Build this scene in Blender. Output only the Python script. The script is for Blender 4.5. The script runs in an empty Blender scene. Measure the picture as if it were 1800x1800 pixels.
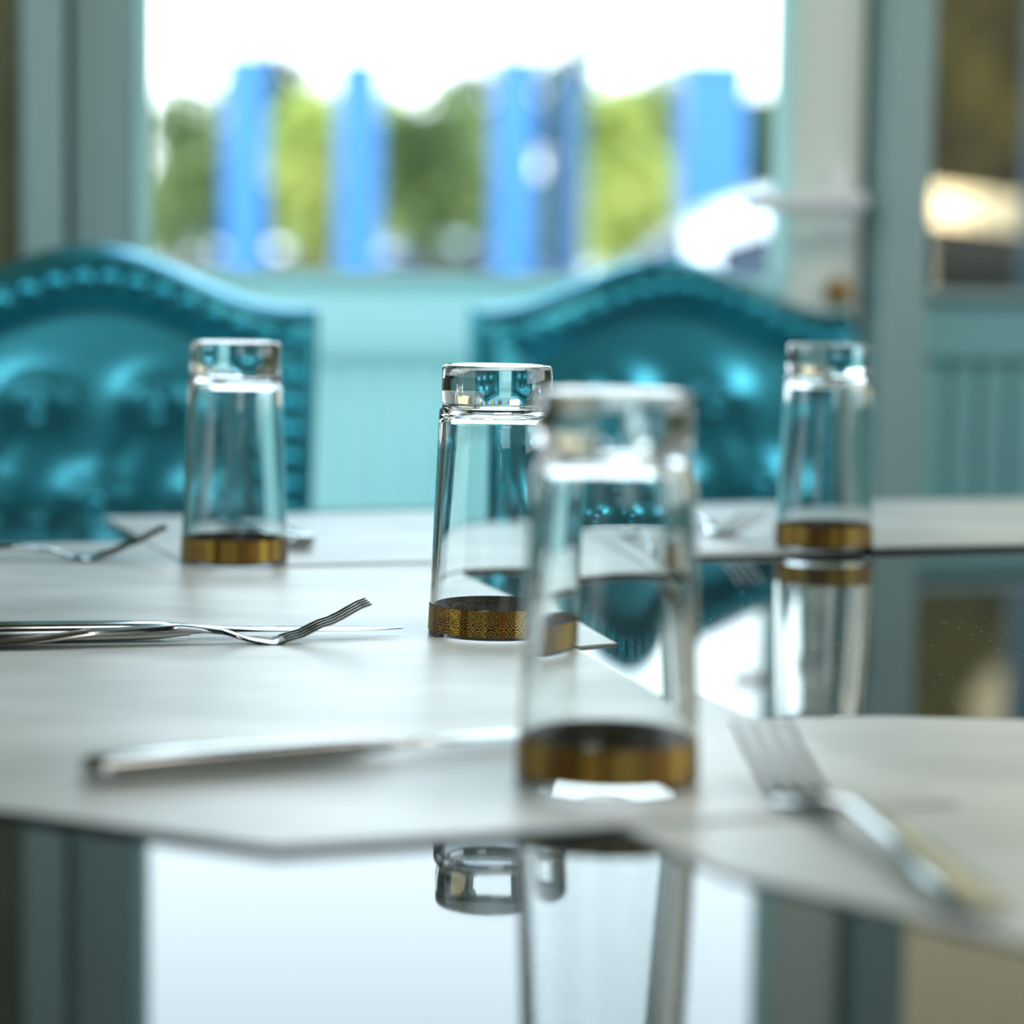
import bpy, bmesh, math, random
from mathutils import Vector, Matrix
random.seed(7)
PI = math.pi
C = bpy.context.scene.collection
S = bpy.context.scene

# ---------------------------------------------------------------- camera
TABLE_Z = 0.75
EYE = Vector((0, 0, TABLE_Z + 0.187))
cam = bpy.data.cameras.new('camera'); camo = bpy.data.objects.new('camera', cam); C.objects.link(camo)
cam.sensor_width = 36; cam.lens = 85; cam.clip_start = 0.05; cam.clip_end = 400
CAM_R = (Matrix.Rotation(math.radians(90 - 5.58), 4, 'X') @ Matrix.Rotation(0.017, 4, 'Z'))
camo.matrix_world = Matrix.Translation(EYE) @ CAM_R
cam.dof.use_dof = True; cam.dof.focus_distance = 1.25; cam.dof.aperture_fstop = 3.7
S.camera = camo

# ---------------------------------------------------------------- world, sun, exposure
S.view_settings.view_transform = 'Standard'; S.view_settings.look = 'None'
S.view_settings.gamma = 1; S.view_settings.exposure = 0.4
S.view_settings.use_curve_mapping = False
S.cycles.use_denoising = True
S.cycles.max_bounces = 20; S.cycles.transmission_bounces = 18; S.cycles.glossy_bounces = 8
S.cycles.diffuse_bounces = 5; S.cycles.transparent_max_bounces = 16
S.cycles.sample_clamp_indirect = 8
w = bpy.data.worlds.new('sky'); S.world = w; w.use_nodes = True
nt = w.node_tree; nt.nodes.clear()
out = nt.nodes.new('ShaderNodeOutputWorld'); bg = nt.nodes.new('ShaderNodeBackground')
tc = nt.nodes.new('ShaderNodeTexCoord'); sep = nt.nodes.new('ShaderNodeSeparateXYZ'); cr = nt.nodes.new('ShaderNodeValToRGB')
cr.color_ramp.elements[0].position = 0.0; cr.color_ramp.elements[0].color = (0.90, 0.97, 0.98, 1)
cr.color_ramp.elements[1].position = 0.8; cr.color_ramp.elements[1].color = (0.45, 0.70, 0.95, 1)
nt.links.new(tc.outputs['Generated'], sep.inputs[0]); nt.links.new(sep.outputs['Z'], cr.inputs[0])
nt.links.new(cr.outputs[0], bg.inputs[0]); bg.inputs[1].default_value = 3.2
nt.links.new(bg.outputs[0], out.inputs[0])
sun = bpy.data.lights.new('sun', 'SUN'); sun.energy = 3.0; sun.angle = math.radians(0.6); sun.color = (1.0, 0.95, 0.86)
suno = bpy.data.objects.new('sun', sun); C.objects.link(suno)
suno.rotation_euler = (math.radians(42), 0, math.radians(28))

# ---------------------------------------------------------------- frames
TH = math.radians(19.5)
U = Vector((math.cos(TH), math.sin(TH), 0)); V = Vector((-math.sin(TH), math.cos(TH), 0))
W0 = Vector((0, 2.70, 0))
ROOM = Matrix.Translation(W0) @ Matrix.Rotation(TH, 4, 'Z')      # a, b, z -> world: a along the window wall, b outward
def rm(a, b, z=0): return ROOM @ Vector((a, b, z))
def at(x, y, z=TABLE_Z):
    """point of the horizontal plane z that the photograph shows at pixel (x, y)"""
    d = CAM_R.to_3x3() @ Vector(((x - 900) / 4250, (900 - y) / 4250, -1))
    t = (z - EYE.z) / d.z
    return EYE + d * t

def area(name, loc, rot, sx, sy, power, col):
    l = bpy.data.lights.new(name, 'AREA'); l.shape = 'RECTANGLE'; l.size = sx; l.size_y = sy; l.energy = power; l.color = col
    o = bpy.data.objects.new(name, l); C.objects.link(o); o.location = loc; o.rotation_euler = rot
    return o

# ---------------------------------------------------------------- materials
def mat(name, col, rough=0.5, metal=0.0, **kw):
    m = bpy.data.materials.new(name); m.use_nodes = True
    b = m.node_tree.nodes['Principled BSDF']
    b.inputs['Base Color'].default_value = (*col, 1); b.inputs['Roughness'].default_value = rough; b.inputs['Metallic'].default_value = metal
    for k, v in kw.items(): b.inputs[k.replace('_', ' ')].default_value = v
    return m
def N(m, t, **kw):
    n = m.node_tree.nodes.new(t)
    for k, v in kw.items(): setattr(n, k, v)
    return n
def L(m, a, b): m.node_tree.links.new(a, b)
def B(m): return m.node_tree.nodes['Principled BSDF']
def noise_col(m, c1, c2, scale=20, detail=4, stretch=(1, 1, 1), lo=0.35, hi=0.65, coord='Object'):
    t = N(m, 'ShaderNodeTexCoord'); mp = N(m, 'ShaderNodeMapping'); mp.inputs['Scale'].default_value = stretch
    n = N(m, 'ShaderNodeTexNoise'); n.inputs['Scale'].default_value = scale; n.inputs['Detail'].default_value = detail
    r = N(m, 'ShaderNodeValToRGB'); r.color_ramp.elements[0].position = lo; r.color_ramp.elements[1].position = hi
    r.color_ramp.elements[0].color = (*c1, 1); r.color_ramp.elements[1].color = (*c2, 1)
    L(m, t.outputs[coord], mp.inputs[0]); L(m, mp.outputs[0], n.inputs['Vector']); L(m, n.outputs['Fac'], r.inputs[0])
    L(m, r.outputs[0], B(m).inputs['Base Color']); return n
def bump(m, scale, strength, dist=0.001, kind='noise', stretch=(1, 1, 1)):
    t = N(m, 'ShaderNodeTexCoord'); mp = N(m, 'ShaderNodeMapping'); mp.inputs['Scale'].default_value = stretch
    n = N(m, 'ShaderNodeTexNoise' if kind == 'noise' else 'ShaderNodeTexVoronoi'); n.inputs['Scale'].default_value = scale
    bp = N(m, 'ShaderNodeBump'); bp.inputs['Strength'].default_value = strength; bp.inputs['Distance'].default_value = dist
    L(m, t.outputs['Object'], mp.inputs[0]); L(m, mp.outputs[0], n.inputs['Vector'])
    L(m, n.outputs[0], bp.inputs['Height']); L(m, bp.outputs[0], B(m).inputs['Normal'])

M = {}
M['tumbler'] = mat('clear_tumbler_glass', (0.97, 0.99, 0.98), 0.0, Transmission_Weight=1.0, IOR=1.5)
# thin window glass: transparent with a Fresnel reflection
def pane_mat(name, tint):
    m = bpy.data.materials.new(name); m.use_nodes = True; m.node_tree.nodes.clear()
    o = N(m, 'ShaderNodeOutputMaterial'); mx = N(m, 'ShaderNodeMixShader'); tr = N(m, 'ShaderNodeBsdfTransparent')
    gl = N(m, 'ShaderNodeBsdfGlossy'); gl.inputs['Roughness'].default_value = 0.01; fr = N(m, 'ShaderNodeFresnel')
    fr.inputs[0].default_value = 1.2; tr.inputs[0].default_value = (*tint, 1)
    L(m, fr.outputs[0], mx.inputs[0]); L(m, tr.outputs[0], mx.inputs[1]); L(m, gl.outputs[0], mx.inputs[2]); L(m, mx.outputs[0], o.inputs[0])
    return m
M['pane'] = pane_mat('clear_pane_glass', (0.98, 1.0, 1.0))
M['pane_tinted'] = pane_mat('bronze_tinted_pane_glass', (0.52, 0.47, 0.36))
M['leather'] = mat('teal_leather', (0.055, 0.46, 0.57), 0.25, 0.86); bump(M['leather'], 260, 0.25, 0.0006, 'voronoi')
B(M['leather']).inputs['Coat Weight'].default_value = 0.6; B(M['leather']).inputs['Coat Roughness'].default_value = 0.2
M['nail'] = mat('teal_painted_nailhead', (0.06, 0.55, 0.68), 0.2, 0.85)
M['chairwood'] = mat('dark_chair_wood', (0.03, 0.022, 0.016), 0.4); noise_col(M['chairwood'], (0.02, 0.014, 0.01), (0.05, 0.033, 0.022), 12, 5, (1, 1, 0.15))
M['door_lit_paint'] = mat('lit_aqua_paint', (0.62, 0.84, 0.82), 0.45); bump(M['door_lit_paint'], 60, 0.15, 0.0005, stretch=(1, 1, 0.1))  # paler than the frame: light on the door leaf put into its colour
def translucent(m, f):
    b = B(m); tr = N(m, 'ShaderNodeBsdfTranslucent'); mx = N(m, 'ShaderNodeMixShader'); mx.inputs[0].default_value = f
    tr.inputs[0].default_value = b.inputs['Base Color'].default_value
    o = m.node_tree.nodes['Material Output']; L(m, b.outputs[0], mx.inputs[1]); L(m, tr.outputs[0], mx.inputs[2]); L(m, mx.outputs[0], o.inputs[0])
M['door_panel'] = mat('lit_translucent_aqua', (0.66, 0.86, 0.84), 0.45); translucent(M['door_panel'], 0.6)  # translucency added so boards, middle rail and glazing bead look brightly lit
M['stile_lit_paint'] = mat('lit_green_grey_paint', (0.78, 0.84, 0.74), 0.4); bump(M['stile_lit_paint'], 60, 0.15, 0.0005, stretch=(1, 1, 0.1))  # right stile coloured paler than the left one to look lit
M['frame_paint'] = mat('grey_teal_paint', (0.30, 0.44, 0.42), 0.45); bump(M['frame_paint'], 60, 0.15, 0.0005, stretch=(1, 1, 0.1))
M['panel_paint'] = mat('deep_teal_paint', (0.20, 0.46, 0.46), 0.45); bump(M['panel_paint'], 60, 0.15, 0.0005, stretch=(1, 1, 0.1))
M['olive'] = mat('olive_wall_paint', (0.13, 0.13, 0.06), 0.8); noise_col(M['olive'], (0.10, 0.10, 0.045), (0.16, 0.155, 0.08), 6)
M['plaster'] = mat('grey_plaster', (0.30, 0.30, 0.26), 0.85); noise_col(M['plaster'], (0.26, 0.26, 0.22), (0.34, 0.34, 0.3), 3)
M['brownwall'] = mat('brown_wall', (0.09, 0.075, 0.045), 0.8); noise_col(M['brownwall'], (0.07, 0.055, 0.03), (0.12, 0.10, 0.06), 2)
M['ceiling'] = mat('dark_stained_ceiling', (0.07, 0.06, 0.035), 0.7); noise_col(M['ceiling'], (0.05, 0.045, 0.025), (0.09, 0.08, 0.045), 2)
M['fillframe'] = mat('white_fill_frame', (0.7, 0.7, 0.68), 0.5)
M['floor'] = mat('terracotta_floor', (0.16, 0.13, 0.10), 0.5)
M['tabletop'] = mat('dark_glass_tabletop', (0.012, 0.022, 0.022), 0.025, IOR=1.55)
M['gap_shade'] = mat('dark_gap_shade', (0.03, 0.03, 0.03), 0.35, 0.8)
M['steel'] = mat('polished_steel', (0.48, 0.48, 0.46), 0.14, 1.0); bump(M['steel'], 40, 0.08, 0.0003)
M['chrome'] = mat('satin_nickel', (0.85, 0.85, 0.82), 0.3, 1.0)
M['white_enamel'] = mat('white_enamel', (0.85, 0.87, 0.84), 0.25)
M['brass'] = mat('dull_brass', (0.35, 0.20, 0.06), 0.35, 0.9)
M['rubber'] = mat('rubber', (0.01, 0.01, 0.01), 0.8)

# dust and scuffs on the tabletop
def dusty(m):
    t = N(m, 'ShaderNodeTexCoord'); v = N(m, 'ShaderNodeTexVoronoi'); v.inputs['Scale'].default_value = 130
    r = N(m, 'ShaderNodeValToRGB'); r.color_ramp.elements[0].position = 0.05; r.color_ramp.elements[1].position = 0.09
    r.color_ramp.elements[0].color = (1, 1, 1, 1); r.color_ramp.elements[1].color = (0, 0, 0, 1)
    n = N(m, 'ShaderNodeTexNoise'); n.inputs['Scale'].default_value = 8
    mul = N(m, 'ShaderNodeMath', operation='MULTIPLY'); mul.inputs[1].default_value = 0.9
    mix = N(m, 'ShaderNodeMix', data_type='RGBA'); mix.inputs['A'].default_value = (0.012, 0.022, 0.022, 1); mix.inputs['B'].default_value = (0.3, 0.32, 0.32, 1)
    L(m, t.outputs['Object'], v.inputs['Vector']); L(m, t.outputs['Object'], n.inputs['Vector'])
    L(m, v.outputs['Distance'], r.inputs[0]); L(m, r.outputs[0], mul.inputs[0]); L(m, mul.outputs[0], mix.inputs['Factor'])
    L(m, mix.outputs['Result'], B(m).inputs['Base Color'])
    rr = N(m, 'ShaderNodeMapRange'); rr.inputs['To Min'].default_value = 0.0; rr.inputs['To Max'].default_value = 0.05
    ra = N(m, 'ShaderNodeMath', operation='MULTIPLY_ADD'); ra.inputs[1].default_value = 0.5
    L(m, n.outputs['Fac'], rr.inputs['Value']); L(m, mul.outputs[0], ra.inputs[0]); L(m, rr.outputs[0], ra.inputs[2]); L(m, ra.outputs[0], B(m).inputs['Roughness'])
dusty(M['tabletop'])

def placemat_mat():
    m = mat('grey_woven_vinyl', (0.5, 0.52, 0.5), 0.33)
    noise_col(m, (0.43, 0.46, 0.43), (0.66, 0.69, 0.66), 6, 6, (1, 2.2, 1), 0.32, 0.62)
    bump(m, 900, 0.35, 0.0004)
    return m
M['placemat'] = placemat_mat()

def band_mat(nm, dk, lt):
    m = mat(nm, (0.4, 0.25, 0.06), 0.32, 0.75)
    uv = N(m, 'ShaderNodeUVMap'); mp = N(m, 'ShaderNodeMapping'); mp.inputs['Scale'].default_value = (34, 2, 1)
    L(m, uv.outputs[0], mp.inputs[0])
    v = N(m, 'ShaderNodeTexVoronoi', voronoi_dimensions='2D'); v.inputs['Scale'].default_value = 1; v.inputs['Randomness'].default_value = 0.0
    L(m, mp.outputs[0], v.inputs['Vector'])
    k = N(m, 'ShaderNodeMath', operation='MULTIPLY'); k.inputs[1].default_value = 34; L(m, v.outputs['Distance'], k.inputs[0])
    s = N(m, 'ShaderNodeMath', operation='SINE'); L(m, k.outputs[0], s.inputs[0])
    mp2 = N(m, 'ShaderNodeMapping'); mp2.inputs['Scale'].default_value = (170, 14, 1); L(m, uv.outputs[0], mp2.inputs[0])
    v2 = N(m, 'ShaderNodeTexVoronoi', voronoi_dimensions='2D', feature='DISTANCE_TO_EDGE'); v2.inputs['Scale'].default_value = 1; L(m, mp2.outputs[0], v2.inputs['Vector'])
    ad = N(m, 'ShaderNodeMath', operation='MULTIPLY_ADD'); ad.inputs[1].default_value = 3.0; L(m, v2.outputs['Distance'], ad.inputs[0]); L(m, s.outputs[0], ad.inputs[2])
    r = N(m, 'ShaderNodeValToRGB'); r.color_ramp.elements[0].position = 0.15; r.color_ramp.elements[1].position = 0.75
    r.color_ramp.elements[0].color = (*dk, 1); r.color_ramp.elements[1].color = (*lt, 1)
    L(m, ad.outputs[0], r.inputs[0])
    # upright dividers: dark cartouches, a gold bar and a red stroke
    sp = N(m, 'ShaderNodeSeparateXYZ'); L(m, uv.outputs[0], sp.inputs[0])
    k2 = N(m, 'ShaderNodeMath', operation='MULTIPLY'); k2.inputs[1].default_value = 6; L(m, sp.outputs[0], k2.inputs[0])
    f2 = N(m, 'ShaderNodeMath', operation='FRACT'); L(m, k2.outputs[0], f2.inputs[0])
    r2 = N(m, 'ShaderNodeValToRGB'); r2.color_ramp.interpolation = 'CONSTANT'
    e = r2.color_ramp.elements; e[0].position = 0; e[0].color = (0.5, 0.36, 0.16, 1); e[1].position = 0.12; e[1].color = (1, 1, 1, 1)
    for p, c in ((0.40, (0.55, 0.5, 0.45, 1)), (0.62, (1.0, 0.3, 0.12, 1)), (0.65, (0.6, 0.55, 0.5, 1)), (0.82, (1.3, 1.2, 0.9, 1))):
        q = e.new(p); q.color = c
    L(m, f2.outputs[0], r2.inputs[0])
    mx = N(m, 'ShaderNodeMix', data_type='RGBA', blend_type='MULTIPLY'); mx.inputs['Factor'].default_value = 1
    L(m, r.outputs[0], mx.inputs['A']); L(m, r2.outputs[0], mx.inputs['B']); L(m, mx.outputs['Result'], B(m).inputs['Base Color'])
    bp = N(m, 'ShaderNodeBump'); bp.inputs['Strength'].default_value = 0.3; bp.inputs['Distance'].default_value = 0.0003
    L(m, ad.outputs[0], bp.inputs['Height']); L(m, bp.outputs[0], B(m).inputs['Normal'])
    return m
M['band'] = band_mat('gold_ornament_print', (0.05, 0.032, 0.012), (0.52, 0.33, 0.06))
M['band_back'] = band_mat('dark_rear_of_ornament_print', (0.012, 0.009, 0.008), (0.10, 0.065, 0.03))

# ---------------------------------------------------------------- helpers
def obj(name, bm, m=None, parent=None, smooth=True, loc=None):
    bmesh.ops.recalc_face_normals(bm, faces=bm.faces)
    me = bpy.data.meshes.new(name); bm.to_mesh(me); bm.free()
    if m: me.materials.append(m)
    if smooth:
        for p in me.polygons: p.use_smooth = True
        try: me.set_sharp_from_angle(angle=math.radians(40))
        except Exception: pass
    o = bpy.data.objects.new(name, me); C.objects.link(o); o.parent = parent
    if loc is not None: o.location = loc
    return o
def child_copy(o, parent, loc=None, rot=None):
    c = o.copy(); C.objects.link(c); c.parent = parent
    if loc is not None: c.location = loc
    if rot is not None: c.rotation_euler = rot
    return c
def tag(o, label, cat, group=None, kind=None):
    o['label'] = label; o['category'] = cat
    if group: o['group'] = group
    if kind: o['kind'] = kind
    return o
def thing(name, label, cat, loc=(0, 0, 0), rz=0, group=None):
    o = bpy.data.objects.new(name, None); o.empty_display_size = 0.05; C.objects.link(o)
    o.location = loc; o.rotation_euler = (0, 0, rz)
    return tag(o, label, cat, group)
def structure_root(name, label=None):
    o = bpy.data.objects.new(name, None); C.objects.link(o); o.matrix_world = ROOM; o['kind'] = 'structure'
    if label: o['label'] = label
    return o
def copy_tree(o, parent=None):
    c = o.copy(); C.objects.link(c); c.parent = parent
    for ch in list(o.children): copy_tree(ch, c)
    return c
def add_box(bm, x0, x1, y0, y1, z0, z1, bev=0.0, mtx=None):
    r = bmesh.ops.create_cube(bm, size=1.0)
    vs = r['verts']
    for v in vs: v.co = Vector(((x0 + x1) / 2 + v.co.x * (x1 - x0), (y0 + y1) / 2 + v.co.y * (y1 - y0), (z0 + z1) / 2 + v.co.z * (z1 - z0)))
    if bev > 0:
        es = list({e for v in vs for e in v.link_edges})
        g = bmesh.ops.bevel(bm, geom=es, offset=bev, segments=2, affect='EDGES', profile=0.5)
        vs = list({v for f in g['faces'] for v in f.verts} | {v for v in vs if v.is_valid})
    if mtx:
        for v in vs: v.co = mtx @ v.co
    return bm
def box(x0, x1, y0, y1, z0, z1, bev=0.0):
    return add_box(bmesh.new(), x0, x1, y0, y1, z0, z1, bev)
def lathe(profile, seg=96, closed=False, bm=None, uv=False):
    bm = bm or bmesh.new(); rings = []
    for r, z in profile:
        if r < 1e-6: rings.append([bm.verts.new((0, 0, z))])
        else: rings.append([bm.verts.new((r * math.cos(2 * PI * i / seg), r * math.sin(2 * PI * i / seg), z)) for i in range(seg)])
    n = len(rings); rng = range(n if closed else n - 1)
    for k in rng:
        a, b = rings[k], rings[(k + 1) % n]
        for i in range(seg):
            j = (i + 1) % seg
            if len(a) == 1 and len(b) == 1: continue
            if len(a) == 1: bm.faces.new((a[0], b[i], b[j]))
            elif len(b) == 1: bm.faces.new((a[i], a[j], b[0]))
            else: bm.faces.new((a[i], a[j], b[j], b[i]))
    return bm
def loft(sections, bm=None, cap=True):
    """sections: list of equally long rings of points"""
    bm = bm or bmesh.new(); rs = [[bm.verts.new(p) for p in s] for s in sections]
    for a, b in zip(rs, rs[1:]):
        for i in range(len(a)):
            j = (i + 1) % len(a); bm.faces.new((a[i], a[j], b[j], b[i]))
    if cap: bm.faces.new(rs[0][::-1]); bm.faces.new(rs[-1])
    return bm
def tube(path, rad, seg=10, bm=None):
    path = [Vector(p) for p in path]; secs = []
    up0 = Vector((0, 0, 1))
    for i, p in enumerate(path):
        t = (path[min(i + 1, len(path) - 1)] - path[max(i - 1, 0)]).normalized()
        up = up0 if abs(t.z) < 0.95 else Vector((0, 1, 0))
        n = t.cross(up).normalized(); b = n.cross(t)
        r = rad(i) if callable(rad) else rad
        secs.append([p + (n * math.cos(2 * PI * k / seg) + b * math.sin(2 * PI * k / seg)) * r for k in range(seg)])
    return loft(secs, bm)
def interp(tab, s):
    for (a, *va), (b, *vb) in zip(tab, tab[1:]):
        if s <= b:
            t = 0 if b == a else max(0, (s - a) / (b - a)); t = t * t * (3 - 2 * t) * 0.5 + t * 0.5
            return [p + (q - p) * t for p, q in zip(va, vb)]
    return list(tab[-1][1:])

# ================================================================= SETTING (local frame: a along the window wall, b outwards)
A_L, A_R, B_BACK, H = -1.9, 2.6, -5.2, 2.8
def struct(name, bm, m, smooth=False, parent=None):
    o = obj(name, bm, m, parent, smooth)
    if parent is None: o.matrix_world = ROOM; o['kind'] = 'structure'
    return o
struct('floor', box(A_L - 0.15, A_R + 0.15, B_BACK - 0.15, 0.12, -0.1, 0.0), M['floor'])
struct('ceiling', box(A_L - 0.15, A_R + 0.15, B_BACK - 0.15, 0.6, H, H + 0.12), M['ceiling'])
# unseen left, back and right walls; openings added and sized to let side light in
def wall_with_opening(name, axis, pos, thick, lo, hi, o0, o1, z0, z1, m):
    bm = bmesh.new()
    def b(l, h, zz0, zz1):
        if axis == 'a': add_box(bm, pos, pos + thick, l, h, zz0, zz1)
        else: add_box(bm, l, h, pos, pos + thick, zz0, zz1)
    b(lo, o0, 0, H); b(o1, hi, 0, H); b(o0, o1, 0, z0); b(o0, o1, z1, H)
    return struct(name, bm, m)
wall_with_opening('wall_left', 'a', A_L - 0.15, 0.15, B_BACK, 0.0, -1.3, -0.15, 1.1, 2.5, M['olive'])
wall_with_opening('wall_right', 'a', A_R, 0.15, B_BACK, 0.0, -4.6, -1.0, 1.0, 2.3, M['brownwall'])
wall_with_opening('wall_back', 'b', B_BACK - 0.15, 0.15, A_L - 0.15, A_R + 0.15, -1.2, 0.2, 1.2, 2.1, M['brownwall'])
# window wall: piers and the piece above the glazing
bm = bmesh.new()
add_box(bm, A_L - 0.15, -0.545, 0.0, 0.14, 0, H); add_box(bm, 2.35, A_R + 0.15, 0.0, 0.14, 0, H); add_box(bm, -0.545, 2.35, 0.0, 0.14, 2.36, H)
struct('wall_front', bm, M['olive'])

D0, D1 = -0.490, 0.426          # door leaf
R0 = 0.426
# door frame (jambs, lintel)
fr = structure_root('trim_1')
obj('jamb', box(-0.545, -0.503, -0.03, 0.12, 0, 2.18, 0.004), M['frame_paint'], fr, False)
obj('jamb', box(0.438, 0.500, -0.03, 0.12, 0, 2.36, 0.004), M['frame_paint'], fr, False)
obj('gap_shade_strip', box(-0.510, -0.478, 0.05, 0.11, 0, 2.12), M['gap_shade'], fr, False)  # dark strips added to block light and shade the gaps beside the door
obj('gap_shade_strip', box(0.415, 0.445, 0.05, 0.11, 0, 2.12), M['gap_shade'], fr, False)
obj('lintel', box(-0.545, 0.438, -0.03, 0.12, 2.12, 2.36, 0.004), M['frame_paint'], fr, False)
# door leaf
door = structure_root('door_1')
obj('stile', box(D0, -0.4217, 0.0, 0.045, 0.01, 2.10, 0.003), M['frame_paint'], door, False)
obj('stile', box(0.3296, D1, 0.0, 0.045, 0.01, 2.10, 0.003), M['stile_lit_paint'], door, False)
obj('rail', box(-0.4217, 0.3296, 0.0, 0.045, 0.846, 0.927, 0.003), M['door_panel'], door, False)
obj('rail', box(-0.4217, 0.3296, 0.0, 0.045, 0.01, 0.16, 0.003), M['door_lit_paint'], door, False)
obj('rail', box(-0.4217, 0.3296, 0.0, 0.045, 2.0, 2.10, 0.003), M['door_lit_paint'], door, False)
bm = bmesh.new()
add_box(bm, -0.4217, 0.3296, -0.012, 0.02, 0.922, 0.940, 0.003)
add_box(bm, 0.318, 0.334, -0.010, 0.02, 0.94, 2.0, 0.003); add_box(bm, -0.426, -0.410, -0.010, 0.02, 0.94, 2.0, 0.003)
obj('glazing_bead', bm, M['door_panel'], door, False)
obj('glass_pane', box(-0.4217, 0.3296, 0.020, 0.024, 0.92, 2.0), M['pane'], door, False)
def board_bm(wd, z0, z1):
    bm = bmesh.new(); r = 0.005
    prof = [(-wd / 2, 0.004), (-wd / 2 + 0.002, 0.001), (-wd / 2 + 0.004, -0.004), (-wd / 2 + 0.010, -0.005), (wd / 2 - 0.004, -0.005), (wd / 2 - 0.001, 0.004), (wd / 2 - 0.001, 0.014), (-wd / 2, 0.014)]
    return loft([[Vector((x, y, z)) for x, y in prof] for z in (z0, z1)], bm)
bw = (0.3296 + 0.4217) / 20
b0 = obj('board', board_bm(bw, 0.16, 0.846), M['door_panel'], door, False, (-0.4217 + bw / 2, 0.016, 0))
for k in range(1, 20): child_copy(b0, door, (-0.4217 + bw * (k + .5), 0.016, 0))
# lever handle and lock on the door
bm = bmesh.new()
tube([(0.398, -0.006, 1.028), (0.398, -0.045, 1.028)], 0.009, 12, bm)
tube([(0.400, -0.045, 1.028), (0.37, -0.05, 1.027), (0.33, -0.052, 1.025), (0.255, -0.05, 1.020)], lambda i: (0.013, 0.013, 0.011, 0.008)[i], 12, bm)
hd = obj('lever_handle', bm, M['white_enamel'], door)
obj('escutcheon', box(0.378, 0.412, -0.006, 0.0, 0.985, 1.07, 0.002), M['white_enamel'], hd, False)
bm = bmesh.new(); m4 = Matrix.Translation((0.398, 0.0, 0.925)) @ Matrix.Rotation(PI / 2, 4, 'X')
lathe([(0, 0.022), (0.008, 0.021), (0.011, 0.016), (0.011, 0.006), (0.017, 0.004), (0.017, 0.0), (0, 0)], 24, bm=bm); bm.transform(m4)
obj('lock_cylinder', bm, M['brass'], door)

# fixed window to the right of the door, over a boarded panel
win = structure_root('window_1')
obj('post', box(0.500, 0.482 + 0.03, -0.01, 0.10, 0.0, 2.36, 0.003), M['frame_paint'], win, False)
obj('rail', box(0.512, 2.35, -0.005, 0.09, 0.846, 0.922, 0.003), M['panel_paint'], win, False)
obj('rail', box(0.512, 2.35, -0.005, 0.09, 0.0, 0.16, 0.003), M['panel_paint'], win, False)
obj('rail', box(0.512, 2.35, -0.005, 0.09, 2.28, 2.36, 0.003), M['panel_paint'], win, False)
obj('window_sill', box(0.505, 2.35, -0.022, 0.09, 0.918, 0.929, 0.003), M['frame_paint'], win, False)
for q, (a0, a1) in enumerate(((0.505, 1.36), (1.42, 2.35))):
    obj('glass_pane', box(a0, a1, 0.03, 0.034, 0.92, 2.30), M['pane_tinted'], win, False)
obj('mullion', box(1.36, 1.42, -0.005, 0.09, 0.92, 2.30, 0.003), M['frame_paint'], win, False)
nb = 44; bw2 = (2.35 - 0.512) / nb
b1 = obj('board', board_bm(bw2, 0.16, 0.846), M['panel_paint'], win, False, (0.512 + bw2 / 2, 0.012, 0))
for k in range(1, nb): child_copy(b1, win, (0.512 + bw2 * (k + .5), 0.012, 0))

# two unseen fill lamps, added to brighten the mats and chair backs
for q, (a, b, s, p) in enumerate(((-0.3, -1.95, 0.88, 12), (0.75, -1.95, 0.88, 9))):
    lp = thing('fill_light', ('added unseen fill light above the left half of the table' if q == 0 else 'added unseen fill light above the right end of the table'), 'fill light', rm(a, b, H - 0.03), TH, 'added fill lights')
    obj('fill_light_frame', box(-s / 2 - 0.03, s / 2 + 0.03, -s / 2 - 0.03, s / 2 + 0.03, 0.0, 0.03, 0.004), M['fillframe'], lp, False)
    area('fill_lamp', rm(a, b, H - 0.04), (0, 0, TH), s, s, p, (1.0, 0.97, 0.9))
# daylight portals help the sampling of the sky through the openings
for nm, loc, rz, sx, sy in (('portal', rm(0.9, 0.2, 1.5), TH, 2.9, 1.8), ('portal', rm(A_L - 0.2, -0.72, 1.8), TH + PI / 2, 1.2, 1.5), ('portal', rm(A_R + 0.2, -2.8, 1.65), TH - PI / 2, 3.7, 1.4)):
    o = area(nm, loc, (PI / 2, 0, rz + PI), sx, sy, 1, (1, 1, 1)); o.data.cycles.is_portal = True
    # portal faces into the room
    o.rotation_euler = (-PI / 2, 0, rz)

# ================================================================= TABLE
T0 = (-1.02, 0.80, -2.25, -0.688)
table = thing('dining_table', 'large dining table with a glossy dark glass top under the placemats', 'table', rm(-0.11, -1.469, 0), TH)
hx, hy = (T0[1] - T0[0]) / 2, (T0[3] - T0[2]) / 2
bm = box(-hx, hx, -hy, hy, TABLE_Z - 0.012, TABLE_Z, 0.002); obj('tabletop', bm, M['tabletop'], table, False)
bm = bmesh.new()
add_box(bm, -hx + 0.06, hx - 0.06, -hy + 0.06, -hy + 0.085, 0.66, TABLE_Z - 0.0125); add_box(bm, -hx + 0.06, hx - 0.06, hy - 0.085, hy - 0.06, 0.66, TABLE_Z - 0.0125)
add_box(bm, -hx + 0.06, -hx + 0.085, -hy + 0.085, hy - 0.085, 0.66, TABLE_Z - 0.0125); add_box(bm, hx - 0.085, hx - 0.06, -hy + 0.085, hy - 0.085, 0.66, TABLE_Z - 0.0125)
obj('apron', bm, M['chairwood'], table, False)
lg = obj('leg', box(-0.03, 0.03, -0.03, 0.03, 0, 0.66, 0.005), M['chairwood'], table, False, (-hx + 0.10, -hy + 0.10, 0))
for sx, sy in ((1, -1), (-1, 1), (1, 1)): child_copy(lg, table, (sx * (hx - 0.10), sy * (hy - 0.10), 0))

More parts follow.
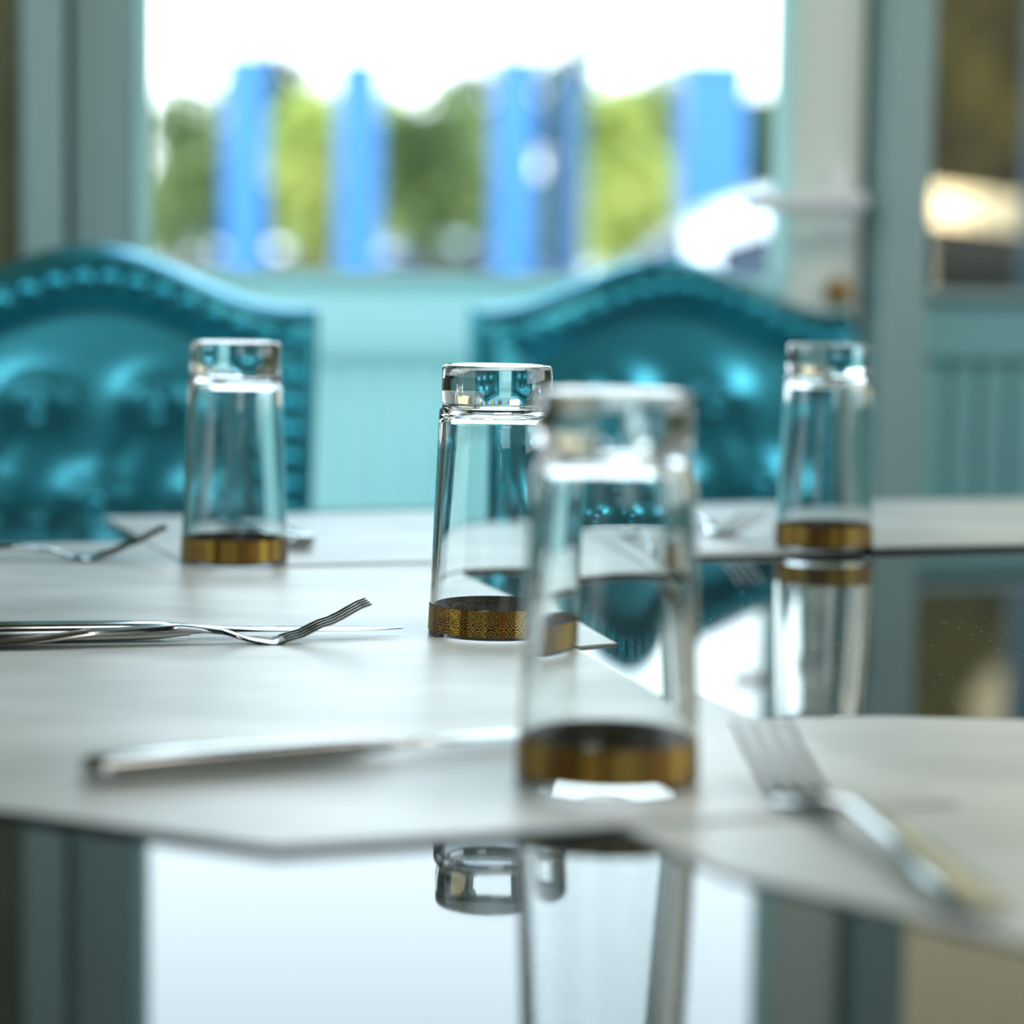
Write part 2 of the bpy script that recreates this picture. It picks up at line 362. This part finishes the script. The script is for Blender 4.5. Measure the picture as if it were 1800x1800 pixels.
# ================================================================= PLACEMATS
def chamfer(poly, c):
    """cut the listed corners: poly of (x, y, cut)"""
    outp = []
    n = len(poly)
    for i in range(n):
        p = Vector(poly[i][:2]); q = Vector(poly[i - 1][:2]); r = Vector(poly[(i + 1) % n][:2]); k = poly[i][2] if len(poly[i]) > 2 else c
        if k <= 0: outp.append(p); continue
        outp.append(p + (q - p).normalized() * k); outp.append(p + (r - p).normalized() * k)
    return outp
def placemat(pts, z, label, th=0.0011):
    c = sum(pts, Vector((0, 0))) / len(pts)
    bm = bmesh.new()
    lo = [bm.verts.new((p.x - c.x, p.y - c.y, 0)) for p in pts]; f = bm.faces.new(lo)
    g = bmesh.ops.extrude_face_region(bm, geom=[f])
    for v in [v for v in g['geom'] if isinstance(v, bmesh.types.BMVert)]: v.co.z += th
    o = obj('placemat', bm, M['placemat'], None, False, (c.x, c.y, z))
    return tag(o, label, 'placemat', 'grey placemats on the table')
def quad(p, du, dv, ang=TH):
    u = Vector((math.cos(ang), math.sin(ang))); v = Vector((-math.sin(ang), math.cos(ang)))
    p = Vector(p); return [p, p + u * du, p + u * du + v * dv, p + v * dv]
cut = lambda q, ks: chamfer([(p.x, p.y, k) for p, k in zip(q, ks)], 0)
# quads run near-left, near-right, far-right, far-left
mz = TABLE_Z + 0.0002
PM = {}
q = quad((0.161, 0.849), -0.38, 0.418); q = [q[1], q[0], q[3], q[2]]
PM['front'] = placemat(cut(q, (0.13, 0.0, 0.0, 0.03)), mz + 0.0013, 'large grey placemat under the frontmost blurred tumbler and its knife')
PM['right'] = placemat([Vector(p) for p in ((0.020, 0.850), (0.043, 0.800), (0.070, 0.745), (0.16, 0.66), (0.42, 0.70), (0.45, 0.98), (0.30, 1.018), (0.22, 1.024), (0.16, 1.026), (0.118, 1.018), (0.06, 1.00))], mz,
         'grey placemat under the blurred fork in the front right corner')
q = quad((0.058, 1.262), -0.40, 0.47); q = [q[1], q[0], q[3], q[2]]
PM['left'] = placemat(cut(q, (0.0, 0.0, 0.0, 0.0)), mz, 'grey placemat under the crossed fork and knife at left')
PM['farleft'] = placemat(quad((-0.199, 1.499), 0.45, 0.318), mz + 0.0013, 'pale placemat at the far left, under the rear left tumbler')
PM['farright'] = placemat(quad((0.129, 1.624), 0.54, 0.320), mz + 0.0026, 'pale placemat at the far right, behind the narrow right tumbler')

# ================================================================= TUMBLERS
def tumbler_bms():
    H_, R0_, R1_ = 0.1400, 0.0340, 0.0297      # mouth below, body top radius at the step
    zt = H_
    zs = zt - 0.0225                              # step below the solid foot
    outer = [(R0_ - 0.0009, 0.0), (R0_ - 0.0003, 0.0003), (R0_, 0.0010)]
    n = 10
    for i in range(1, n + 1): t = i / n; outer.append((R0_ + (R1_ - R0_) * t, 0.001 + (zs - 0.002 - 0.001) * t))
    outer += [(R1_ - 0.0003, zs - 0.0006), (R1_ - 0.0011, zs + 0.0004), (R1_ - 0.0017, zs + 0.0018), (R1_ - 0.0016, zs + 0.0034), (R1_ - 0.0011, zs + 0.006),
              (R1_ - 0.0012, zt - 0.0022), (R1_ - 0.0016, zt - 0.0009), (R1_ - 0.0026, zt - 0.0002), (R1_ - 0.0038, zt)]
    outer += [(R1_ - 0.0060, zt - 0.0003), (R1_ - 0.0085, zt - 0.0009), (0.012, zt - 0.0012), (0, zt - 0.0012)]
    ci = zs + 0.0005                              # cavity ceiling
    inner = [(0, ci - 0.0004), (0.014, ci - 0.0004), (0.0205, ci - 0.0008), (0.0238, ci - 0.0022), (0.0255, ci - 0.0048), (0.0262, ci - 0.0085)]
    ri, rt = R0_ - 0.0021, 0.0262
    for i in range(1, 9): t = i / 8; inner.append((rt + (ri - rt) * t, (ci - 0.0085) * (1 - t) + 0.0010 * t))
    inner += [(ri + 0.0003, 0.0003)]
    body = lathe(outer[::-1][::1][::-1], 128)     # outer, mouth to top centre
    bm = bmesh.new(); lathe(outer + inner, 128, bm=bm)
    body.free()
    # close the mouth rim
    bm.verts.ensure_lookup_table()
    first = [v for v in bm.verts if abs(v.co.z) < 1e-7 and abs(Vector(v.co.xy).length - (R0_ - 0.0009)) < 1e-6]
    bmesh.ops.bridge_loops(bm, edges=[e for e in bm.edges if e.is_boundary])
    def rad(z): return R0_ + (R1_ - R0_) * (z - 0.001) / (zs - 0.003)
    return bm, rad
tb, rad = tumbler_bms()
def band_bm(off0):
    bm = bmesh.new(); uvl = bm.loops.layers.uv.new('UVMap'); seg = 128; z0, z1 = 0.0030, 0.0164
    zs = [z0, z0 + 0.008, z1]; rings = []
    for off in (off0,):
        for z in zs: rings.append([bm.verts.new(((rad(z) + off) * math.cos(2 * PI * i / seg), (rad(z) + off) * math.sin(2 * PI * i / seg), z)) for i in range(seg)])
    for k in range(2):
        for i in range(seg):
            j = (i + 1) % seg; f = bm.faces.new((rings[k][i], rings[k][j], rings[k + 1][j], rings[k + 1][i]))
            for l, (uu, vv) in zip(f.loops, ((i, k), (i + 1, k), (i + 1, k + 1), (i, k + 1))): l[uvl].uv = (uu / seg, vv / 2)
    return bm
g0 = thing('tumbler', 'frontmost upturned glass tumbler, large and blurred, gold band at its mouth', 'glass', group='upturned tumblers')
obj('glass_body', tb, M['tumbler'], g0)
obj('gold_band', band_bm(0.00016), M['band'], g0)
obj('band_lining', band_bm(0.00006), M['band_back'], g0)
g0.scale = (1, 1, 1.025)
def place(o, p, z, rz=0): o.location = (p.x, p.y, z); o.rotation_euler.z = rz
mt = 0.0011
place(g0, at(1067, 1381), mz + 0.0013 + mt, 0.4); 
for (px, py, z, rz, lab) in ((867, 1119, mz + mt, 2.1, 'sharply focused upturned tumbler with ornate gold band, half hidden by the frontmost one'),
                             (412, 994, mz + 0.0013 + mt, 3.4, 'upturned tumbler at left in front of the left teal chair'),
                             (1447, 970, mz + 0.0026 + mt, 4.9, 'upturned tumbler at right, mirrored in the dark tabletop')):
    g = copy_tree(g0); g['label'] = lab; g.scale = (1, 1, 1); p = at(px, py); place(g, p, z, rz)

# ================================================================= CUTLERY
def sec(s, y0, wd, th, z, n=12, p=2.6):
    pts = []
    for k in range(n):
        a = 2 * PI * k / n; c, d = math.cos(a), math.sin(a)
        pts.append(Vector((s, y0 + wd / 2 * math.copysign(abs(c) ** (2 / p), c), z + th / 2 * math.copysign(abs(d) ** (2 / p), d))))
    return pts
# fork: s=0 handle end .. 0.20 tine tips, local x runs towards the tips; z=0 is the surface it lies on
FZ = [(0.0, 0.0016), (0.03, 0.0035), (0.07, 0.0075), (0.105, 0.0090), (0.125, 0.0068), (0.142, 0.0022), (0.152, 0.0011), (0.163, 0.0042), (0.178, 0.0106), (0.200, 0.0208)]
def fz(s): return interp(FZ, s)[0]
HW = [(0.0, 0.012, 0.0020), (0.01, 0.0195, 0.0028), (0.03, 0.0185, 0.0030), (0.08, 0.011, 0.0034), (0.11, 0.0066, 0.0036), (0.127, 0.0070, 0.0030)]
HD = [(0.127, 0.0070, 0.0030), (0.138, 0.016, 0.0022), (0.146, 0.0240, 0.0020), (0.157, 0.0250, 0.0019)]
def fork(label, loc, rz, pitch=0.0, grp='forks on the placemats'):
    t = thing('fork', label, 'fork', loc, rz, grp)
    obj('handle', loft([sec(s, 0, *interp(HW, s), fz(s)) for s in [0.127 * i / 24 for i in range(25)]]), M['steel'], t)
    obj('fork_head', loft([sec(s, 0, *interp(HD, s), fz(s)) for s in [0.1268 + 0.0302 * i / 12 for i in range(13)]]), M['steel'], t)
    for k in range(4):
        y = (k - 1.5) * 0.0066
        rows = []
        for i in range(10):
            q = i / 9; s = 0.1555 + 0.0445 * q
            rows.append(sec(s, y * (1 + 0.04 * q), 0.0032 - 0.0016 * q ** 2, 0.0019 - 0.0006 * q, fz(s), 8))
        obj('tine', loft(rows), M['steel'], t)
    t.rotation_euler = (0, pitch, rz)
    return t
KH = [(0.0, 0.014, 0.0075), (0.004, 0.0185, 0.0095), (0.03, 0.0195, 0.0100), (0.100, 0.0165, 0.0092), (0.120, 0.0105, 0.0056)]
KB = [(0.120, 0.0100, 0.0050), (0.128, 0.0085, 0.0040), (0.138, 0.0130, 0.0026), (0.157, 0.0175, 0.0016), (0.202, 0.0180, 0.0012), (0.220, 0.0110, 0.0010), (0.229, 0.0025, 0.0008)]
def knife(label, loc, rz, grp='knives on the placemats'):
    t = thing('table_knife', label, 'knife', loc, rz, grp)
    obj('handle', loft([sec(s, 0, *interp(KH, s), 0.0051, 16, 3.2) for s in [0, .002, .004, .008, .03, .05, .07, .09, .105, .112, .117, .120]]), M['steel'], t)
    obj('blade', loft([sec(s, 0.001, *interp(KB, s), 0.0051 - 0.0008 * (s - 0.120) / 0.109, 12, 2.2) for s in [0.1195 + 0.1095 * i / 22 for i in range(23)]]), M['steel'], t)
    return t
def by_bowl(p, ang):   # fork origin so that the lowest point of its head lies on p
    return Vector((p.x - 0.152 * math.cos(ang), p.y - 0.152 * math.sin(ang), 0))
a = math.radians(12.5); p = by_bowl(at(480, 1137), a); p.z = mz + mt + 0.0003
fork('sharp steel fork at left lying beside a knife, tines rising to the right', p, a)
a = math.radians(12); tip = at(708, 1110, TABLE_Z + 0.004); p = tip - Vector((math.cos(a), math.sin(a), 0)) * 0.229; p.z = mz + mt + 0.0001
knife('steel knife lying behind the sharp fork at left', p, a)
a = math.radians(14); p = by_bowl(at(160, 988), a); p.z = mz + mt + 0.0003
fork('dark steel fork lying left of the rear left tumbler', p, a)
p = at(533, 972); a = math.radians(112)
knife('knife mostly hidden behind the rear left tumbler, only its end showing', (p.x, p.y, mz + 0.0013 + mt + 0.0001), a)
a = math.radians(28.5); p = at(150, 1390)
knife('blurred steel knife in the foreground pointing at the frontmost tumbler', (p.x, p.y, mz + 0.0013 + mt + 0.0001), a)
a = math.radians(104); tp = Vector((0.0935, 0.890, 0)); p = tp - Vector((math.cos(a), math.sin(a), 0)) * 0.2; p.z = mz + 0.0013 + mt + 0.0003
fork('large blurred fork in the front right corner, tines pointing away', p, a)
a = math.radians(-68); tp = Vector((0.170, 1.687, 0)); p = tp - Vector((math.cos(a), math.sin(a), 0)) * 0.2; p.z = mz + 0.0026 + mt + 0.0003
fork('small far fork on the far right placemat, left of the right tumbler', p, a)

# ================================================================= CHAIRS
HWD = 0.220
ZB = 0.50                                  # lower edge of the back
def top_h(u):
    t = min(1.0, abs(u) / 0.20); return 0.904 + 0.056 * (0.5 + 0.5 * math.cos(PI * t)) ** 1.0
def edge_half(z): return HWD - 0.012 * max(0, (0.90 - z) / 0.4)
BTN = []
for r_, zz in enumerate((0.811, 0.718, 0.625)):
    BTN += [(x, zz) for x in ((-0.168, -0.056, 0.056, 0.168) if r_ % 2 == 0 else (-0.112, 0.0, 0.112))]
BTN_IN = [b for b in BTN if abs(b[0]) < 0.16]
def seg_dist(p, a, b):
    ax, az = a; bx, bz = b; dx, dz = bx - ax, bz - az
    t = max(0, min(1, ((p[0] - ax) * dx + (p[1] - az) * dz) / (dx * dx + dz * dz)))
    return math.hypot(p[0] - ax - t * dx, p[1] - az - t * dz)
CRE = [(a_, b_) for i, a_ in enumerate(BTN_IN) for b_ in BTN_IN[i + 1:] if 0.05 < math.hypot(a_[0] - b_[0], a_[1] - b_[1]) < 0.115 and abs(a_[1] - b_[1]) > 0.05]
def tuft(u, z):
    d = 0.014
    for b_ in BTN_IN:       # padding swells round each button, highest just above it, and dips in at the button
        du, dz = u - b_[0], z - b_[1]; r = math.hypot(du, dz)
        d += 0.0088 * math.exp(-(du / 0.030) ** 2 - ((dz - 0.004) / 0.021) ** 2) - 0.0085 * math.exp(-(r / 0.0115) ** 2)
    m_ = min((seg_dist((u, z), *c) for c in CRE), default=1)
    d -= 0.0006 * math.exp(-(m_ / 0.010) ** 2)
    return d
def backrest_bm():
    """front skin facing -y, tufted; closed by sides and a plain rear skin"""
    nu, nz = 110, 110; inset = 0.040
    bm = bmesh.new(); F = []; R = []
    for j in range(nz + 1):
        tz = j / nz; fr_, rr_ = [], []
        for i in range(nu + 1):
            tu = i / nu * 2 - 1
            z = ZB + (top_h(tu * HWD) - ZB) * tz
            u = tu * edge_half(z)
            dt = top_h(u) - z; ds = min(edge_half(z) - abs(u), z - ZB); de = min(ds, dt)     # distances to the outline
            # rounded edge, raised border strip with the nails, then the stuffed field
            ys = 0.030 * math.sqrt(max(0, 1 - (1 - min(ds / 0.014, 1)) ** 2))
            k = min(1, dt / 0.022); yt = 0.030 * (1.35 * k - 0.35 * k * k * k) if k < 1 else 0.030
            y = min(ys, yt)
            if de > 0.022: y -= 0.005 * min(1, (de - 0.022) / 0.010)
            if de > 0.036:
                k = min(1, (de - 0.036) / 0.030); k = k * k * (3 - 2 * k); y = 0.025 * (1 - k) + tuft(u, z) * k
            fr_.append(bm.verts.new((u, -y, z))); 
            yb = 0.032 * math.sqrt(max(0, 1 - (1 - min(de / 0.020, 1)) ** 2))
            rr_.append(bm.verts.new((u, yb, z)) if 0 < i < nu and 0 < j < nz else fr_[-1])
        F.append(fr_); R.append(rr_)
    for G in (F, R):
        for j in range(nz):
            for i in range(nu):
                q = [G[j][i], G[j][i + 1], G[j + 1][i + 1], G[j + 1][i]]
                try: bm.faces.new(q)
                except ValueError: pass
    return bm
def make_chair(label):
    t = thing('dining_chair', label, 'chair', group='teal tufted dining chairs behind the table')
    bk = obj('backrest', backrest_bm(), M['leather'], t)
    for p_ in bk.data.polygons: p_.use_smooth = True
    # piping along the front edge
    pts = [(-edge_half(ZB) + 0.010, -0.026, ZB + 0.01)] + [(-edge_half(z) + 0.012, -0.0275, z) for z in (0.6, 0.7, 0.8, 0.87)]
    # round buttons
    bm = lathe([(0, 0.008), (0.004, 0.0075), (0.008, 0.0052), (0.0105, 0.0018), (0.011, -0.002), (0, -0.002)], 20); bm.transform(Matrix.Rotation(PI / 2, 4, 'X'))
    b_ = None
    for (u, z) in BTN_IN:
        y = -tuft(u, z) - 0.001
        if b_ is None: b_ = obj('button', bm, M['leather'], t, True, (u, y, z))
        else: child_copy(b_, t, (u, y, z))
    # nailheads
    bm = lathe([(0, 0.0066), (0.0045, 0.0056), (0.0082, 0.0028), (0.0094, -0.001), (0, -0.001)], 14); bm.transform(Matrix.Rotation(PI / 2, 4, 'X'))
    path = [(-edge_half(z) + 0.029, z) for z in [0.52 + 0.0265 * i for i in range(13)]]
    us = [-0.186 + 0.0248 * i for i in range(16)]
    path += [(u, top_h(u) - 0.031) for u in us] + [(edge_half(z) - 0.029, z) for z in [0.52 + 0.0265 * i for i in range(13)]]
    n0 = None
    for u, z in path:
        if n0 is None: n0 = obj('nailhead', bm, M['nail'], t, True, (u, -0.0265, z))
        else: child_copy(n0, t, (u, -0.0265, z))
    # seat, apron, legs
    bm = box(-0.225, 0.225, -0.47, -0.02, 0.40, 0.485, 0.028); obj('seat', bm, M['leather'], t)
    obj('seat_frame', box(-0.215, 0.215, -0.455, 0.0, 0.345, 0.402, 0.004), M['chairwood'], t, False)
    def legb(y0, y1): return loft([[Vector((x, y + yy, z)) for x, y in ((-r, -r), (r, -r), (r, r), (-r, r))] for z, r, yy in ((0, 0.014, y1), (0.2, 0.018, (y0 + y1) / 2), (0.35, 0.022, y0))])
    l1 = obj('leg', legb(-0.43, -0.43), M['chairwood'], t, False, (-0.19, 0, 0)); child_copy(l1, t, (0.19, 0, 0))
    l2 = obj('leg', legb(-0.02, 0.05), M['chairwood'], t, False, (-0.19, 0, 0)); child_copy(l2, t, (0.19, 0, 0))
    sp = obj('back_support', box(-0.02, 0.02, -0.018, 0.012, 0.34, 0.53), M['chairwood'], t, False, (-0.15, 0, 0)); child_copy(sp, t, (0.15, 0, 0))
    return t
ch1 = make_chair('teal tufted leather chair at left with an arched nailhead back')
ch1.location = (-0.399, 2.287, 0); ch1.rotation_euler.z = TH
ch2 = copy_tree(ch1); ch2['label'] = 'teal tufted leather chair behind the two middle tumblers, nearer the door handle'
ch2.location = (0.160, 2.580, 0); ch2.rotation_euler.z = TH

# ================================================================= OUTDOORS
M['paving'] = mat('pale_paving', (0.45, 0.44, 0.42), 0.8); noise_col(M['paving'], (0.38, 0.37, 0.35), (0.52, 0.51, 0.49), 0.8)
g = obj('ground', box(-60, 60, -20, 140, -0.2, -0.15), M['paving'], None, False); g['kind'] = 'structure'
M['blue'] = mat('bright_blue_paint', (0.035, 0.17, 0.42), 0.4); bump(M['blue'], 10, 0.1)
M['darkblue'] = mat('dark_blue_paint', (0.03, 0.10, 0.20), 0.5); bump(M['darkblue'], 10, 0.1)
def wx(px, d): return (px - 900) / 4250 * d
GZ = -0.15
def post(px, d, wd, m, label):
    t = thing('post', label, 'post', (wx(px, d), d, GZ), 0.1, 'blue posts outside')
    obj('shaft', box(-wd / 2, wd / 2, -wd / 2, wd / 2, 0.06, 2.3, 0.008), m, t, False)
    obj('foot', box(-wd / 2 - 0.03, wd / 2 + 0.03, -wd / 2 - 0.03, wd / 2 + 0.03, 0, 0.12, 0.008), m, t, False)
    obj('cap', box(-wd / 2 - 0.01, wd / 2 + 0.01, -wd / 2 - 0.01, wd / 2 + 0.01, 2.26, 2.32, 0.008), m, t, False)
post(425, 14.0, 0.23, M['blue'], 'blue outdoor post seen through the door glass, leftmost of all')
post(622, 14.2, 0.24, M['blue'], 'blue outdoor post left of the focused tumbler, beside bright yellow foliage')
post(893, 13.8, 0.22, M['blue'], 'blue outdoor post above the focused tumbler, paler than its dark neighbour')
post(990, 14.6, 0.16, M['darkblue'], 'dark blue outdoor post right of the pale blue middle post')
post(1235, 13.9, 0.34, M['blue'], 'widest blue outdoor post, above the right chair and the white car')
post(1826, 8.2, 0.14, M['blue'], 'blue outdoor post at the right edge of the tinted window')

def leaf_mat(name, c1, c2):
    m = mat(name, c1, 0.6); noise_col(m, c1, c2, 1.4, 3, lo=0.4, hi=0.6)
    b = B(m); tr = N(m, 'ShaderNodeBsdfTranslucent'); mx = N(m, 'ShaderNodeMixShader'); mx.inputs[0].default_value = 0.35
    src = b.inputs['Base Color'].links[0].from_socket; L(m, src, tr.inputs[0])
    o = m.node_tree.nodes['Material Output']; L(m, b.outputs[0], mx.inputs[1]); L(m, tr.outputs[0], mx.inputs[2]); L(m, mx.outputs[0], o.inputs[0]); return m
LM = {'yellow': leaf_mat('yellow_green_leaves', (0.34, 0.42, 0.08), (0.60, 0.62, 0.18)),
      'green': leaf_mat('mid_green_leaves', (0.09, 0.14, 0.05), (0.28, 0.35, 0.12)),
      'dark': leaf_mat('dark_green_leaves', (0.015, 0.05, 0.03), (0.09, 0.16, 0.05)),
      'olive': leaf_mat('olive_brown_leaves', (0.18, 0.18, 0.05), (0.44, 0.41, 0.09))}
M['bark'] = mat('bark', (0.10, 0.07, 0.045), 0.9); noise_col(M['bark'], (0.06, 0.04, 0.025), (0.15, 0.11, 0.07), 8)
def tree(px, d, z0, z1, wd, kind, label, n=2600, leaf=0.10):
    random.seed(int(px)); x0 = wx(px, d)
    t = thing('shrub', label, 'shrub', (x0, d, GZ), 0, 'shrubs and trees outside')
    obj('trunk', tube([(0, 0, 0), (0.03, 0.02, z0 * 0.6 + 0.2), (0.0, 0, (z0 + z1) / 2)], lambda i: (0.07, 0.055, 0.03)[i], 8), M['bark'], t)
    bm = bmesh.new(); lobes = [(random.uniform(-.5, .5) * wd * 0.7, random.uniform(-.4, .4) * wd, random.uniform(z0 + 0.15 * (z1 - z0), z1 - 0.15 * (z1 - z0)), random.uniform(.2, .42)) for _ in range(9)]
    for _ in range(n):
        lx, ly, lz, lr = random.choice(lobes)
        v = Vector((random.gauss(0, 1), random.gauss(0, 1), random.gauss(0, 1))).normalized() * random.random() ** 0.4
        c = Vector((lx + v.x * lr * wd, ly + v.y * lr * wd, lz + v.z * lr * (z1 - z0) * 0.8))
        if c.z < 0.05: c.z = 0.05 + random.random() * 0.1
        a_ = Vector((random.gauss(0, 1), random.gauss(0, 1), random.gauss(0, 1))).normalized(); b_ = a_.cross(Vector((random.random(), random.random(), random.random()))).normalized()
        s = leaf * random.uniform(.6, 1.2)
        bm.faces.new([bm.verts.new(c - a_ * s), bm.verts.new(c + b_ * s * 0.4), bm.verts.new(c + a_ * s), bm.verts.new(c - b_ * s * 0.4)])
    f = obj('foliage', bm, LM[kind], t, False); f['kind'] = 'stuff'
    return t
tree(310, 16.5, 1.2, 2.4, 0.55, 'green', 'pale green shrub outside at the left end of the door glass', 750)
tree(535, 15.8, 1.2, 2.3, 0.46, 'yellow', 'bright yellow green shrub between the two left blue posts', 1300)
tree(750, 16.4, 1.15, 2.4, 0.62, 'green', 'mid green shrub outside between the second and third blue posts', 1200)
tree(985, 17.5, 1.0, 2.6, 0.50, 'dark', 'dark green shrub outside behind the dark blue post', 1200)
tree(1095, 16.3, 1.1, 2.3, 0.62, 'yellow', 'yellow green shrub outside left of the widest blue post', 1500)
tree(420, 26, 1.3, 3.3, 1.5, 'dark', 'broad dark tree outside behind the leftmost blue post', 1700, 0.14)
tree(820, 27, 1.3, 3.3, 1.6, 'dark', 'broad dark tree outside behind the third blue post', 1500, 0.14)
tree(640, 32, 1.3, 3.4, 1.1, 'yellow', 'yellow green tree outside just right of the second blue post', 1500, 0.14)
tree(1190, 27, 1.3, 3.2, 1.1, 'green', 'mid green tree outside behind the widest blue post', 1500, 0.14)
tree(1390, 21, 1.5, 2.9, 0.9, 'dark', 'dark tree outside behind the white car, left of the door stile', 1700, 0.16)
tree(1700, 18, 1.1, 4.6, 1.5, 'olive', 'olive brown tree seen through the tinted right window', 6000, 0.16)
tree(2200, 16.5, 0.8, 4.6, 1.3, 'olive', 'olive brown tree beyond the right edge of the tinted window', 5000, 0.16)

def car(label, loc, rz, body, s=1.0):
    t = thing('car', label, 'car', loc, rz, 'parked cars outside'); t.scale = (s, s, s)
    L_, W_ = 2.15, 0.86
    def prof(side):   # stations along x: (x, sill, belt)
        return side
    st = [(-2.15, 0.45, 0.72, 0.70), (-2.10, 0.30, 0.82, 0.80), (-1.7, 0.24, 0.92, 0.86), (-0.9, 0.22, 0.97, 0.88), (0, 0.22, 0.95, 0.88), (0.9, 0.22, 0.92, 0.87), (1.4, 0.24, 0.86, 0.86), (1.95, 0.28, 0.74, 0.80), (2.15, 0.42, 0.60, 0.66)]
    secs = []
    for x, z0, z1, w_ in st:
        secs.append([Vector((x, y, z)) for y, z in ((-w_ * .9, z0), (w_ * .9, z0), (w_, z0 + .12), (w_, z1 - .10), (w_ * .93, z1), (-w_ * .93, z1), (-w_, z1 - .10), (-w_, z0 + .12))])
    obj('body', loft(secs), body, t)
    cab = [(-1.85, 0.90, 0.93, .78), (-1.45, 0.94, 1.24, .72), (-1.0, 0.95, 1.43, .66), (-0.4, 0.95, 1.49, .64), (0.2, 0.94, 1.47, .64), (0.55, 0.93, 1.36, .66), (1.15, 0.88, 0.92, .76)]
    secs = [[Vector((x, y, z)) for y, z in ((-.80, z0), (.80, z0), (w_, z1 - .04), (w_ * .9, z1), (-w_ * .9, z1), (-w_, z1 - .04))] for x, z0, z1, w_ in cab]
    obj('windows', loft(secs), M['carglass'], t)
    rf = [(-1.42, 1.235), (-1.0, 1.44), (-0.4, 1.50), (0.2, 1.48), (0.52, 1.375)]
    obj('roof', loft([[Vector((x, y, z + dz)) for y, dz in ((-.735, -.15), (.735, -.15), (.66, .012), (-.66, .012))] for x, z in rf]), body, t)
    for s_ in (-1, 1):
        for x0, x1, zt in ((-1.52, -1.38, 1.22), (-0.42, -0.32, 1.46), (0.5, 0.62, 1.33)):
            bm = loft([[Vector((x0 - (0.08 if x0 < -1 else 0), s_ * .82, 0.92)), Vector((x1 - (0.0), s_ * .82, 0.92)), Vector((x1, s_ * .80, 0.92)), Vector((x0, s_ * .80, 0.92))],
                  [Vector((x0, s_ * .70, zt)), Vector((x1, s_ * .70, zt)), Vector((x1, s_ * .66, zt)), Vector((x0, s_ * .66, zt))]])
            obj('pillar', bm, body, t, False)
    bm = lathe([(0, -.1), (.2, -.1), (.30, -.09), (.33, -.05), (.33, .05), (.30, .09), (.2, .1), (0, .1)], 28); bm.transform(Matrix.Rotation(PI / 2, 4, 'X'))
    hb = lathe([(0, -.108), (.06, -.11), (.19, -.104), (.20, -.10), (.20, .10), (.19, .104), (0, .108)], 20); hb.transform(Matrix.Rotation(PI / 2, 4, 'X'))
    w0 = obj('wheel', bm, M['rubber'], t, True, (-1.35, -.78, .33)); h0 = obj('hubcap', hb, M['chrome'], w0)
    for x, y in ((1.35, -.78), (-1.35, .78), (1.35, .78)):
        c_ = child_copy(w0, t, (x, y, .33)); child_copy(h0, c_)
    for y in (-.6, .6): obj('headlight', box(2.02, 2.12, y - .14, y + .14, .56, .68, .02), M['chrome'], t, False)
    bm = box(-2.2, -2.02, -.72, .72, .34, .50, .03); add_box(bm, 2.0, 2.2, -.7, .7, .32, .46, .03); obj('bumper', bm, body, t, False)
    return t
M['carglass'] = mat('car_window_glass', (0.02, 0.03, 0.05), 0.05); bump(M['carglass'], 2, 0.02)
M['carwhite'] = mat('white_car_paint', (0.85, 0.86, 0.88), 0.2, Coat_Weight=0.6); noise_col(M['carwhite'], (0.83, 0.84, 0.87), (0.88, 0.88, 0.9), 3)
M['carsilver'] = mat('silver_blue_car_paint', (0.45, 0.52, 0.66), 0.2, Coat_Weight=0.6); noise_col(M['carsilver'], (0.42, 0.49, 0.63), (0.48, 0.55, 0.69), 3)
car('white car outside spanning behind the door handle and the tinted window', (wx(1400, 11.2), 11.2, GZ), PI + 0.05, M['carwhite'], 1.0)
car('distant white car outside above the left chair', (wx(470, 34), 34, -0.15), 0.15, M['carwhite'])
car('distant silver blue car outside above the focused tumbler', (wx(830, 30), 30, -0.15), -0.1, M['carsilver'])

# pale building across the street
M['render'] = mat('pale_render', (0.55, 0.60, 0.62), 0.9); noise_col(M['render'], (0.5, 0.56, 0.58), (0.6, 0.65, 0.67), 0.6)
bl = thing('building', 'pale grey building in the distance behind the trees', 'building', (wx(800, 60), 60, -0.15))
obj('wall', box(-22, 22, 0, 8, 0, 3.1), M['render'], bl, False)
obj('roof', box(-22.4, 22.4, -0.4, 8.4, 3.1, 3.4), M['plaster'], bl, False)
w1 = obj('window', box(-0.6, 0.6, -0.05, 0.05, 0, 1.3), M['carglass'], bl, False, (-19, 0, 1.0))
for k in range(1, 12): child_copy(w1, bl, (-19 + 3.4 * k, 0, 1.0))
